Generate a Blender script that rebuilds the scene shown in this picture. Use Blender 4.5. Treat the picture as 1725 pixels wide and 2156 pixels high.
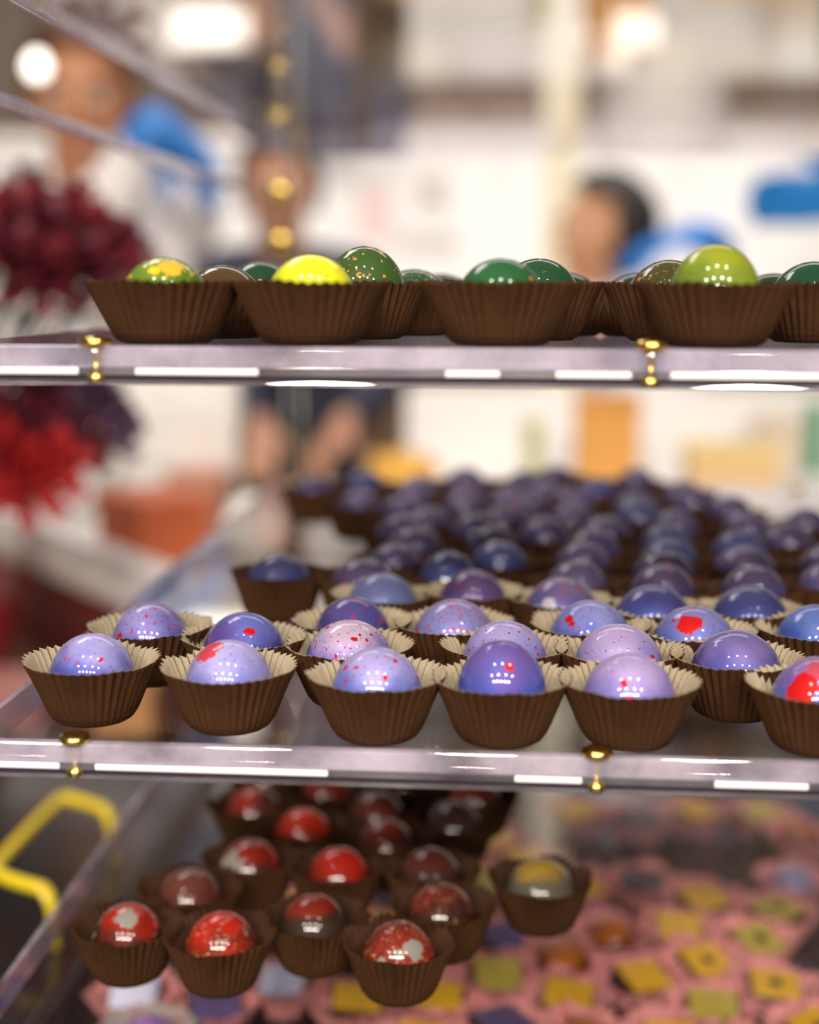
import bpy, bmesh, math, random
from mathutils import Vector, Matrix, noise
random.seed(7)
for o in list(bpy.data.objects): bpy.data.objects.remove(o)
scene = bpy.context.scene
COL = scene.collection
PI = math.pi
# ------------------------------------------------------------------ camera
F, CX, CY = 3000.0, 862.5, 1078.0            # focal length and centre in photo pixels (1725 x 2156)
PITCH, YAW, ROLL = math.radians(8.975), math.radians(4.157), 0.0037
CAM = Vector((0, 0, 1.26))
_f = Vector((-math.sin(YAW)*math.cos(PITCH), math.cos(YAW)*math.cos(PITCH), -math.sin(PITCH)))
_r = Vector((math.cos(YAW), math.sin(YAW), 0)); _u = _r.cross(_f)
RX = math.cos(ROLL)*_r + math.sin(ROLL)*_u
UP = -(math.sin(ROLL)*_r - math.cos(ROLL)*_u)
cam = bpy.data.cameras.new('camera'); camo = bpy.data.objects.new('camera', cam); COL.objects.link(camo)
M = Matrix((RX, UP, -_f)).transposed().to_4x4(); M.translation = CAM
camo.matrix_world = M
cam.sensor_fit = 'HORIZONTAL'; cam.sensor_width = 24.0; cam.lens = F/1725*24.0
cam.clip_start = 0.02
cam.dof.use_dof = True; cam.dof.focus_distance = 0.475; cam.dof.aperture_fstop = 3.0; cam.dof.aperture_blades = 0
scene.camera = camo
def ray(px, py): return (px-CX)/F*RX - (py-CY)/F*UP + _f
def on_z(px, py, z):
    d = ray(px, py); return CAM + d*((z-CAM.z)/d.z)
def at_y(px, py, Y):
    d = ray(px, py); return CAM + d*(Y/d.y)
# ------------------------------------------------------------------ world, lights, exposure
w = bpy.data.worlds.new('world'); scene.world = w; w.use_nodes = True
bg = w.node_tree.nodes['Background']; bg.inputs[0].default_value = (1.0, .93, .86, 1); bg.inputs[1].default_value = 0.06
def lamp(name, kind, loc, energy, color=(1, .9, .78), size=.02, target=None, sy=None):
    l = bpy.data.lights.new(name, kind); l.energy = energy; l.color = color
    if kind == 'AREA':
        l.size = size
        if sy: l.shape = 'RECTANGLE'; l.size_y = sy
    else: l.shadow_soft_size = size
    o = bpy.data.objects.new(name, l); COL.objects.link(o); o.location = loc
    if target is not None: o.rotation_euler = (Vector(target)-Vector(loc)).to_track_quat('-Z', 'Y').to_euler()
    return o
for x in (-.60, 0.02, .64): lamp('track_spot', 'POINT', (x, -.30, 2.78), 15, size=.075)          # row over the counter's edge
for x in (-1.1, -.35, .42, 1.15): lamp('track_spot', 'POINT', (x, -1.25, 2.62), 30, size=.085)    # row over the shop floor
for x in (-1.5, -.8, -.1, .6, 1.3): lamp('track_spot', 'POINT', (x, -3.1, 3.00), 135, size=.13)       # far row of the shop
lamp('wall_fill', 'AREA', (-.2, 3.0, 1.99), 18, (1, .95, .92), 2.6, (-.2, 4.25, .75), .3)      # added unseen fill that brightens the white workroom wall
lamp('ceiling_fill', 'AREA', (-.1, 2.45, 2.85), 13, (1, .95, .92), 2.2, (-.1, 2.75, 0), .8)        # unseen fill added over the work table
lamp('ceiling_fill', 'AREA', (-1.0, 1.75, 2.85), 9, (1, .95, .92), .8, (-.9, 1.6, 0), .5)           # added to brighten the eggs and the side table
lamp('ceiling_fill', 'AREA', (0, -.9, 2.9), 1, (1, .93, .86), 1.8, (0, .2, .9), .7)  # soft unseen fill added above the front of the counter
scene.view_settings.view_transform = 'Standard'; scene.view_settings.look = 'None'
scene.view_settings.gamma = 1.0; scene.view_settings.use_curve_mapping = False
scene.view_settings.exposure = 0.20
scene.cycles.transparent_max_bounces = 18
scene.cycles.max_bounces = 7
scene.cycles.diffuse_bounces = 3; scene.cycles.glossy_bounces = 4
scene.cycles.caustics_reflective = False
scene.cycles.caustics_refractive = False
# ------------------------------------------------------------------ helpers
def tag(o, label=None, cat=None, group=None, kind=None):
    if label: o['label'] = label
    if cat: o['category'] = cat
    if group: o['group'] = group
    if kind: o['kind'] = kind
    return o
def empty(name, loc=(0, 0, 0), rz=0):
    o = bpy.data.objects.new(name, None); COL.objects.link(o); o.location = loc; o.rotation_euler = (0, 0, rz)
    o.empty_display_size = .02
    return o
def link(name, me, mats=None, parent=None, loc=(0, 0, 0), rz=0, smooth=False):
    o = bpy.data.objects.new(name, me); COL.objects.link(o); o.location = loc; o.rotation_euler = (0, 0, rz)
    if mats is not None and not me.materials:
        for m in (mats if isinstance(mats, (list, tuple)) else [mats]): me.materials.append(m)
    if parent: o.parent = parent
    if smooth:
        for p in me.polygons: p.use_smooth = True
    return o
def mesh_from(bm, name):
    me = bpy.data.meshes.new(name); bm.normal_update(); bm.to_mesh(me); bm.free(); return me
def box_me(name, lo, hi, bev=0.0, seg=2):
    bm = bmesh.new(); bmesh.ops.create_cube(bm, size=1)
    for v in bm.verts:
        v.co = Vector([lo[i] + (v.co[i]+.5)*(hi[i]-lo[i]) for i in range(3)])
    if bev: bmesh.ops.bevel(bm, geom=bm.edges[:], offset=bev, segments=seg, affect='EDGES', profile=.5)
    return mesh_from(bm, name)
def box(name, lo, hi, mat, parent=None, bev=0.0, loc=(0, 0, 0), rz=0, seg=2):
    return link(name, box_me(name, lo, hi, bev, seg), mat, parent, loc, rz)
def lathe_me(name, prof, n=48):
    vs, fs = [], []
    for (r, z) in prof:
        for i in range(n):
            a = 2*PI*i/n; vs.append((r*math.cos(a), r*math.sin(a), z))
    m = len(prof)
    for j in range(m-1):
        for i in range(n):
            k = (i+1) % n; fs.append((j*n+i, j*n+k, (j+1)*n+k, (j+1)*n+i))
    fs.append(tuple(range(n-1, -1, -1))); fs.append(tuple((m-1)*n+i for i in range(n)))
    me = bpy.data.meshes.new(name); me.from_pydata(vs, [], fs); me.update()
    for p in me.polygons: p.use_smooth = len(p.vertices) == 4
    return me
def tube_me(name, pts, r, n=14):
    pts = [Vector(p) for p in pts]; vs, fs = [], []
    for i, p in enumerate(pts):
        t = (pts[min(i+1, len(pts)-1)]-pts[max(i-1, 0)]).normalized()
        a = t.cross(Vector((0, 0, 1)));  a = a.normalized() if a.length > 1e-4 else Vector((1, 0, 0)); b = a.cross(t)
        for k in range(n):
            q = 2*PI*k/n; vs.append(p + r*(math.cos(q)*a + math.sin(q)*b))
    for i in range(len(pts)-1):
        for k in range(n):
            l = (k+1) % n; fs.append((i*n+k, i*n+l, (i+1)*n+l, (i+1)*n+k))
    fs.append(tuple(range(n))); fs.append(tuple((len(pts)-1)*n+k for k in reversed(range(n))))
    me = bpy.data.meshes.new(name); me.from_pydata(vs, [], fs); me.update()
    bm = bmesh.new(); bm.from_mesh(me); bmesh.ops.recalc_face_normals(bm, faces=bm.faces); bm.to_mesh(me); bm.free()
    for p in me.polygons: p.use_smooth = True
    return me
# ------------------------------------------------------------------ materials
class NT:
    def __init__(s, name):
        s.m = bpy.data.materials.new(name); s.m.use_nodes = True; s.t = s.m.node_tree; s.n = s.t.nodes; s.b = s.n['Principled BSDF']
        s.out = s.n['Material Output']
    def new(s, typ, **kw):
        q = s.n.new(typ)
        for k, v in kw.items(): setattr(q, k, v)
        return q
    def put(s, sock, v):
        if hasattr(v, 'is_output'): s.t.links.new(v, sock)
        elif isinstance(v, (tuple, list)) and len(v) == 3 and sock.type == 'RGBA': sock.default_value = (*v, 1)
        else: sock.default_value = v
    def math(s, op, a, b=0.0, clamp=False):
        q = s.new('ShaderNodeMath', operation=op, use_clamp=clamp); s.put(q.inputs[0], a); s.put(q.inputs[1], b); return q.outputs[0]
    def mix(s, f, a, b):
        q = s.new('ShaderNodeMix', data_type='RGBA'); s.put(q.inputs[0], f); s.put(q.inputs[6], a); s.put(q.inputs[7], b); return q.outputs[2]
    def noise(s, vec, scale, detail=2.0, rough=.5, dist=0.0):
        q = s.new('ShaderNodeTexNoise'); s.put(q.inputs['Vector'], vec); s.put(q.inputs['Scale'], scale); s.put(q.inputs['Detail'], detail)
        s.put(q.inputs['Roughness'], rough); s.put(q.inputs['Distortion'], dist); return q
    def ramp(s, f, lo, hi):
        q = s.new('ShaderNodeMapRange', interpolation_type='SMOOTHSTEP'); s.put(q.inputs[0], f); s.put(q.inputs[1], lo); s.put(q.inputs[2], hi); return q.outputs[0]
    def vmath(s, op, a, b=None):
        q = s.new('ShaderNodeVectorMath', operation=op); s.put(q.inputs[0], a)
        if b is not None: s.put(q.inputs[1], b)
        return q
    def coord(s): return s.new('ShaderNodeTexCoord').outputs['Object']
def plain(name, col, rough=.5, var=.0, scale=8, metal=0.0, coat=0.0, emis=0.0, bump=0.0, bscale=60):
    t = NT(name); c = col
    if var:
        nz = t.noise(t.coord(), scale, 4)
        c = t.mix(nz.outputs[0], tuple(x*(1-var) for x in col), tuple(min(1, x*(1+var)) for x in col))
    t.put(t.b.inputs['Base Color'], c); t.b.inputs['Roughness'].default_value = rough; t.b.inputs['Metallic'].default_value = metal
    t.b.inputs['Coat Weight'].default_value = coat; t.b.inputs['Coat Roughness'].default_value = .04
    if emis: t.put(t.b.inputs['Emission Color'], col); t.b.inputs['Emission Strength'].default_value = emis
    if bump:
        nb = t.noise(t.coord(), bscale, 3); bp = t.new('ShaderNodeBump'); bp.inputs['Strength'].default_value = bump; bp.inputs['Distance'].default_value = .01
        t.put(bp.inputs['Height'], nb.outputs[0]); t.put(t.b.inputs['Normal'], bp.outputs[0])
    return t.m
def clear_acrylic(name, tint=(.97, .97, .98), haze=0.0, hcol=(.9, .88, .93), f0=.042):
    """straight-through clear sheet with Schlick surface reflection; haze = milky colour painting in light caught in the edges"""
    t = NT(name); t.n.remove(t.b)
    g = t.new('ShaderNodeNewGeometry'); d = t.vmath('DOT_PRODUCT', g.outputs['Normal'], g.outputs['Incoming']).outputs['Value']
    k = t.math('POWER', t.math('SUBTRACT', 1.0, t.math('ABSOLUTE', d), True), 5.0)
    fr = t.math('ADD', t.math('MULTIPLY', k, 1-f0), f0, True)
    tr = t.new('ShaderNodeBsdfTransparent'); tr.inputs[0].default_value = (*tint, 1)
    gl = t.new('ShaderNodeBsdfGlossy'); gl.inputs['Roughness'].default_value = .02; gl.inputs[0].default_value = (1, 1, 1, 1)
    base = tr.outputs[0]
    if haze:
        df = t.new('ShaderNodeBsdfDiffuse'); df.inputs[0].default_value = (*hcol, 1)
        tl = t.new('ShaderNodeBsdfTranslucent'); tl.inputs[0].default_value = (*hcol, 1)
        ad = t.new('ShaderNodeMixShader'); ad.inputs[0].default_value = .45; t.t.links.new(df.outputs[0], ad.inputs[1]); t.t.links.new(tl.outputs[0], ad.inputs[2])
        nz = t.noise(t.coord(), 40, 4); f = t.math('MULTIPLY', t.ramp(nz.outputs[0], .2, .9), haze*2)
        mx = t.new('ShaderNodeMixShader'); t.put(mx.inputs[0], f); t.t.links.new(base, mx.inputs[1]); t.t.links.new(ad.outputs[0], mx.inputs[2]); base = mx.outputs[0]
    ms = t.new('ShaderNodeMixShader'); t.put(ms.inputs[0], fr); t.t.links.new(base, ms.inputs[1]); t.t.links.new(gl.outputs[0], ms.inputs[2])
    t.t.links.new(ms.outputs[0], t.out.inputs['Surface'])
    return t.m
def bonbon_mat(name, top, low, edge=None, specks=None, sscale=330, samt=.35, fine=.0, blobs=(), splash=None, rough=.28, mott=.25, grad=(.0155, .0262), coat=1.0, pearl=0.0):
    """airbrushed cocoa-butter shell: top / low colours, red specks, fine dark specks, big splashes at given spots"""
    t = NT(name); oc = t.coord(); info = t.new('ShaderNodeObjectInfo')
    sh = t.vmath('ADD', oc, t.vmath('MULTIPLY', (1.7, 2.3, .9), t.math('MULTIPLY', info.outputs['Random'], 1.0)).outputs[0]).outputs[0]
    sep = t.new('ShaderNodeSeparateXYZ'); t.put(sep.inputs[0], oc)
    nz = t.noise(sh, 90, 3)
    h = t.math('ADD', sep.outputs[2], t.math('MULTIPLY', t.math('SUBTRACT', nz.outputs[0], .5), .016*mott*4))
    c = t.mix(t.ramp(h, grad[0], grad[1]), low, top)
    if edge is not None:
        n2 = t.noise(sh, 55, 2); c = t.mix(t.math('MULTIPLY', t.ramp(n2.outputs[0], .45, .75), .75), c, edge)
    if fine:
        v = t.new('ShaderNodeTexVoronoi'); t.put(v.inputs['Vector'], sh); v.inputs['Scale'].default_value = 1250
        keep = t.new('ShaderNodeSeparateColor'); t.put(keep.inputs[0], v.outputs['Color'])
        f = t.math('MULTIPLY', t.math('LESS_THAN', v.outputs['Distance'], t.math('MULTIPLY', keep.outputs[1], .42)), t.math('LESS_THAN', keep.outputs[0], fine))
        c = t.mix(t.math('MULTIPLY', f, .8), c, (.10, .02, .10))
    if specks is not None:
        for sc, am in ((sscale, samt), (sscale*2.3, samt*1.1)):
            wv = t.noise(sh, sc*1.2, 1); pv = t.vmath('ADD', sh, t.vmath('MULTIPLY', wv.outputs['Color'], (.0022, .0022, .0022)).outputs[0]).outputs[0]
            v = t.new('ShaderNodeTexVoronoi'); t.put(v.inputs['Vector'], pv); v.inputs['Scale'].default_value = sc
            keep = t.new('ShaderNodeSeparateColor'); t.put(keep.inputs[0], v.outputs['Color'])
            rad = t.math('ADD', t.math('MULTIPLY', keep.outputs[1], .30), .06)
            f = t.math('MULTIPLY', t.math('LESS_THAN', v.outputs['Distance'], rad), t.math('LESS_THAN', keep.outputs[0], am))
            c = t.mix(f, c, specks)
    if splash is not None:
        col, lev, sc = splash
        n3 = t.noise(sh, sc, 3, .55, 1.6); c = t.mix(t.ramp(n3.outputs[0], lev, lev+.012), c, col)
    for (pos, r, col) in blobs:
        wv = t.noise(sh, 260, 3); pv = t.vmath('ADD', oc, t.vmath('MULTIPLY', t.vmath('SUBTRACT', wv.outputs['Color'], (.5, .5, .5)).outputs[0], (r*1.7,)*3).outputs[0]).outputs[0]
        d = t.vmath('DISTANCE', pv, pos).outputs['Value']
        c = t.mix(t.math('SUBTRACT', 1.0, t.ramp(d, r*.93, r*1.02), True), c, col)
    t.put(t.b.inputs['Base Color'], c); t.b.inputs['Roughness'].default_value = .55; t.b.inputs['Specular IOR Level'].default_value = .15
    t.b.inputs['Coat Weight'].default_value = coat; t.b.inputs['Coat Roughness'].default_value = .032; t.b.inputs['Metallic'].default_value = pearl
    return t.m
def paper(name, col, var=.25):
    t = NT(name); oc = t.coord(); info = t.new('ShaderNodeObjectInfo')
    nz = t.noise(oc, 260, 4, .6); c = t.mix(nz.outputs[0], tuple(x*(1-var) for x in col), tuple(x*(1+var) for x in col))
    c = t.mix(t.math('MULTIPLY', info.outputs['Random'], .3), c, tuple(x*.72 for x in col))
    t.put(t.b.inputs['Base Color'], c); t.b.inputs['Roughness'].default_value = .62; t.b.inputs['Specular IOR Level'].default_value = .12
    return t.m
ACR = clear_acrylic('clear_acrylic')
ACR_PANEL = clear_acrylic('clear_acrylic_panel')
EDGE = clear_acrylic('acrylic_edge_glow', (.92, .9, .96), haze=.5, hcol=(.93, .84, .99), f0=.10)  # lilac haze paints in the light that gathers in the edge
EDGE_CLEAR = clear_acrylic('bevelled_acrylic_edge', (.9, .88, .9), haze=.2, f0=.35)
GLINT = plain('painted_bevel_glint', (.97, .95, .96), .2, coat=1)  # white pieces painted in as glints along the shelf edge
NEAR_BLACK = plain('near_black', (.03, .018, .035), .3)
GOLD = plain('gold_screw', (.95, .66, .18), .22, metal=1.0)
BROWN_OUT = paper('brown_glassine', (.066, .028, .011)); CREAM_IN = paper('cream_paper_lining', (.34, .28, .195), .08)
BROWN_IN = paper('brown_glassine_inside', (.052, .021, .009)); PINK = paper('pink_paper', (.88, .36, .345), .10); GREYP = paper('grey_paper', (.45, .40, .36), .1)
BLACK = plain('black_lacquer', (.012, .012, .013), .16, var=.3, coat=.3)
# ------------------------------------------------------------------ structure
def struct(o): o['kind'] = 'structure'; return o
struct(box('floor', (-3.5, -2.5, -.05), (3.5, 4.4, 0), plain('floor_tile', (.30, .27, .24), .4, .2, 3)))
struct(box('wall_back', (-3.5, 4.25, 0), (3.5, 4.4, 1.66), plain('white_wall_paint', (.88, .86, .85), .6, .04, 3)))
struct(box('trim_1', (-3.5, 4.21, 1.66), (3.5, 4.4, 1.70), plain('pale_rail', (.86, .80, .77), .45, .05)))
struct(box('wall_upper', (-3.5, 4.25, 1.70), (3.5, 4.4, 3.0), plain('taupe_wall_paint', (.15, .11, .085), .7, .25, 2.2)))
# counter that carries the display
cnt = empty('display_counter', (0, 0, 0))
box('counter_top', (-1.1, .10, .865), (1.2, 1.12, .895), BLACK, cnt, .004)
box('counter_body', (-1.06, .16, .0), (1.16, 1.08, .865), plain('dark_laminate', (.05, .045, .045), .5, .2), cnt)
tag(cnt, 'glossy black shop counter under the clear chocolate display', 'counter')
# ------------------------------------------------------------------ display stand of clear acrylic shelves
YF, YB = .4155, 1.02
Z_GREEN, Z_PURP, Z_RED, Z_TOP, Z_BASE = 1.2425, 1.120, .9975, 1.365, .900
TH = .0115
stand = empty('acrylic_display_stand', (0, .7, .895))
tag(stand, 'clear acrylic tiered display stand with gold screws on black counter', 'display stand')
def loc_in(p, parent): return Vector(p) - parent.location
screw_me = lathe_me('screw', [(.0022, -TH+.0004), (.0030, -TH+.0012), (.0030, -TH+.003), (.0014, -TH+.0034), (.0014, -.002), (.0026, -.0005), (.0044, 0), (.0050, .0008), (.0044, .0022), (.0020, .0028)], 20)
sleeve_me = lathe_me('sleeve', [(.0032, -TH+.0002), (.0036, -TH+.0008), (.0036, -.0008), (.0032, -.0002)], 20)
nut_me = lathe_me('nut', [(.0032, -.0026), (.0046, -.0022), (.0046, -.0002), (.0030, 0)], 20)
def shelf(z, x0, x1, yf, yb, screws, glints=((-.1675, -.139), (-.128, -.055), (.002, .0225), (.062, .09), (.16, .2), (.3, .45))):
    zz = z - stand.location.z
    sh = box('shelf', (x0, yf-.7+.0045, zz-TH), (x1, yb-.7, zz), ACR, stand)
    # front edge with painted-in light: lilac band, white glints, dark line; clear lower bevel
    fy = yf-.7
    box('front_edge', (x0, fy, zz-.0064), (x1, fy+.0044, zz), EDGE, sh, .0006)
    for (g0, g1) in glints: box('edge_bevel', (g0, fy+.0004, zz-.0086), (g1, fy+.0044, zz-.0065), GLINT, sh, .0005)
    for k in range(len(glints)-1):
        box('edge_bevel', (glints[k][1], fy+.0008, zz-.0086), (glints[k+1][0], fy+.0044, zz-.0065), EDGE_CLEAR, sh)
    box('edge_dark_line', (x0, fy+.0014, zz-.0102), (x1, fy+.0044, zz-.0087), NEAR_BLACK, sh)  # dark strip stands in for the dark reflection inside the acrylic
    box('lower_edge', (x0, fy+.0003, zz-TH), (x1, fy+.0044, zz-.0103), EDGE_CLEAR, sh, .0003)
    box('side_edge', (x0-.0025, fy, zz-TH), (x0-.0002, yb-.7, zz), EDGE, sh, .0005)
    box('back_edge', (x0, yb-.7+.0002, zz-TH), (x1, yb-.7+.003, zz), EDGE, sh, .0005)
    for (x, y) in screws:
        link('screw', screw_me, GOLD, sh, (x, y-.7, zz))
        link('sleeve', sleeve_me, ACR_PANEL, sh, (x, y-.7, zz))
    return sh
def screws_at(xs, zf=None): return [(x, YF+.0022) for x in xs] + [(x, YB-.012) for x in (-.155, -.105, .042, .2)]
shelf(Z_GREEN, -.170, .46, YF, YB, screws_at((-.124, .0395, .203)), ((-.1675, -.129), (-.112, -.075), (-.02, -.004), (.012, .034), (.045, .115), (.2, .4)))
shelf(Z_PURP, -.170, .46, YF, YB, screws_at((-.1345, .0268, .19)))
shelf(Z_RED, -.190, .46, YF, YB, screws_at((-.15, .02, .19)))
shelf(Z_TOP, -.168, .46, YF, YB+.03, screws_at((-.12, .04, .2)) + [(-.150, YB+.0), (.036, YB+.012)])
# clear side panel, corner post with gold knobs
zb = stand.location.z
box('side_rail', (-.2042, -.26, 1.3282-zb), (-.1978, .33, 1.3335-zb), EDGE, stand, .0008)
for y in (-.255, .32): box('rail_bracket', (-.1976, y, 1.3286-zb), (-.166, y+.008, 1.3330-zb), ACR_PANEL, stand)
for x, y in ((-.160, YB-.7+.012), (.44, YB-.7+.012), (.44, YF-.7+.03)):
    for z0, z1 in ((.0005, Z_RED-zb-TH-.0003), (Z_RED-zb+.0003, Z_PURP-zb-TH-.0003), (Z_PURP-zb+.0003, Z_GREEN-zb-TH-.0003), (Z_GREEN-zb+.0003, Z_TOP-zb-TH-.0003)):
        box('post', (x-.006, y-.006, z0), (x+.006, y+.006, z1), ACR_PANEL, stand)
knob_me = lathe_me('knob', [(.004, -.004), (.0085, -.003), (.0095, .001), (.008, .004), (.004, .0055)], 20)
for (px, py) in ((588, 408), (590, 512)):
    p = at_y(px, py, YB-.002) ; k = link('knob', knob_me, GOLD, stand, loc_in((p.x, YB-.001, p.z), stand)); k.rotation_euler = (PI/2, 0, 0)
# ------------------------------------------------------------------ paper cups and bonbons
def cup_me(name, mats, rb=.0148, rt=.0222, h=.0202, n=44, amp=.0008, wob=.0012, seed=0, sub=4, flare=1.0):
    seg = n*sub; vs, fs, mi = [], [], []
    zs = [0, .0010, .0030, .006, .010, .014, .0175, 1]; rs = [.795, .905, 1.0, 1.085, 1.18, 1.285, 1.385, 1.475]
    def ring(off, k):
        t = k/7.0; z = h if k == 7 else zs[k]*h/.0202
        u = z/h
        r = rb*(rs[k] if k < 3 else 1+(rs[k]-1)*(rt/rb-1)/.475)
        a = amp*(.10+.9*u**1.2)
        out = []
        for i in range(seg):
            th = 2*PI*i/seg; ph = (i % sub)/sub; tri = 4*abs(ph-.5)-1
            nv = noise.noise(Vector((math.cos(th)*2+seed*7, math.sin(th)*2, seed)))
            nv2 = noise.noise(Vector((math.cos(th)*5+seed*3, math.sin(th)*5, u*2)))
            rr = r + a*tri*(1+.5*nv2) + wob*u*u*nv - off
            zz = z + (off if k == 0 else 0) + (u**6)*(wob*1.0*nv + .0004*tri)
            out.append((rr*math.cos(th), rr*math.sin(th), zz))
        return out
    for off in (0, .00035):
        for k in range(8): vs += ring(off, k)
    R = lambda s, k, i: (s*8+k)*seg + i % seg
    for k in range(7):
        for i in range(seg):
            fs.append((R(0, k, i), R(0, k, i+1), R(0, k+1, i+1), R(0, k+1, i))); mi.append(0)
            fs.append((R(1, k, i), R(1, k+1, i), R(1, k+1, i+1), R(1, k, i+1))); mi.append(1)
    for i in range(seg):
        fs.append((R(0, 7, i), R(0, 7, i+1), R(1, 7, i+1), R(1, 7, i))); mi.append(1)
    fs.append(tuple(R(0, 0, i) for i in reversed(range(seg)))); mi.append(0)
    fs.append(tuple(R(1, 0, i) for i in range(seg))); mi.append(1)
    me = bpy.data.meshes.new(name); me.from_pydata(vs, [], fs); me.update()
    for m in mats: me.materials.append(m)
    me.polygons.foreach_set('material_index', mi)
    return me
CUPS_CREAM = [cup_me('paper_cup', (BROWN_OUT, CREAM_IN), seed=s) for s in range(4)]
CUPS_SMALL = [cup_me('paper_cup', (BROWN_OUT, CREAM_IN), rt=.0198, seed=s+10) for s in range(3)]
CUPS_REAR_SHADED = [cup_me('paper_cup', (BROWN_OUT, BROWN_IN), rt=.0198, seed=s+60) for s in range(3)]  # dark lining stands in for shade over the cream one
CUPS_BROWN = [cup_me('paper_cup', (BROWN_OUT, BROWN_IN), rt=.0215, h=.0215, amp=.001, wob=.0022, seed=s+20) for s in range(4)]
CUPS_PINK = [cup_me('paper_cup', (PINK, PINK), rb=.0150, rt=.0235, h=.0185, n=20, amp=.0017, wob=.0042, seed=s+30) for s in range(4)]
CUPS_GREEN = [cup_me('paper_cup', (BROWN_OUT, BROWN_IN), rt=.0218, h=.0188, wob=.0008, seed=s+50) for s in range(4)]
CUP_GREY = cup_me('paper_cup', (GREYP, GREYP), rb=.0150, rt=.0235, h=.019, n=24, wob=.002, seed=41)
def dome_prof(r=.0140, h=.0276, belly=.0125):
    p = [(r*.70, 0.0), (r*.80, .0010)]
    for k in range(1, 6): p.append((r*(.80+.20*math.sin(k/5*PI/2)), .0010+(belly-.0010)*k/5))
    for k in range(1, 15):
        a = k/15*PI/2; p.append((r*math.cos(a), belly+(h-belly)*math.sin(a)))
    p.append((r*.03, h)); return p
DOME = lathe_me('bonbon', dome_prof(), 48)
def place(cup, bon, p, label_b, label_c, cat='chocolate', gb=None, gc=None, s=1.0, sz=1.0, rz=None, cs=1.0, bname='bonbon', tilt=(0, 0)):
    rz = random.uniform(0, 6.28) if rz is None else rz
    c = link('paper_cup', cup, None, None, (p[0], p[1], p[2]), random.uniform(0, 6.28)); c.scale = (cs, cs, 1)
    tag(c, label_c, 'paper cup', gc)
    b = bon.copy() if isinstance(bon, bpy.types.Object) else None
    if b is None:
        b = bpy.data.objects.new(bname, bon); COL.objects.link(b)
    b.location = (p[0], p[1], p[2]+.0005); b.rotation_euler = (tilt[0], tilt[1], rz); b.scale = (s, s, sz)
    tag(b, label_b, cat, gb); return c, b
_mc = {}
def dome_with(mat):
    if mat.name not in _mc:
        m = DOME.copy(); m.materials.clear(); m.materials.append(mat); m.name = 'bonbon'; _mc[mat.name] = m
    return _mc[mat.name]
LIL, DEEP, VIO, RED = (.50, .44, .74), (.12, .13, .46), (.17, .08, .30), (.50, .006, .010)
def tone(c): return (c[0]**1.15*.82, c[1]**1.1*.84, c[2]**1.1*.96)
def pm(n, **k):
    d = dict(top=LIL, low=DEEP, edge=VIO, specks=RED, samt=.25, fine=.25, pearl=.28); d.update(k)
    for q in ('top', 'low', 'edge'):
        if d[q] is not None: d[q] = tone(d[q])
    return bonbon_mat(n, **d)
f_ = lambda a, el: (.0140*math.cos(el)*math.cos(a), .0140*math.cos(el)*math.sin(a), .0125+.0150*math.sin(el))
FR = -PI/2   # direction toward the front of the shelf
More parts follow.
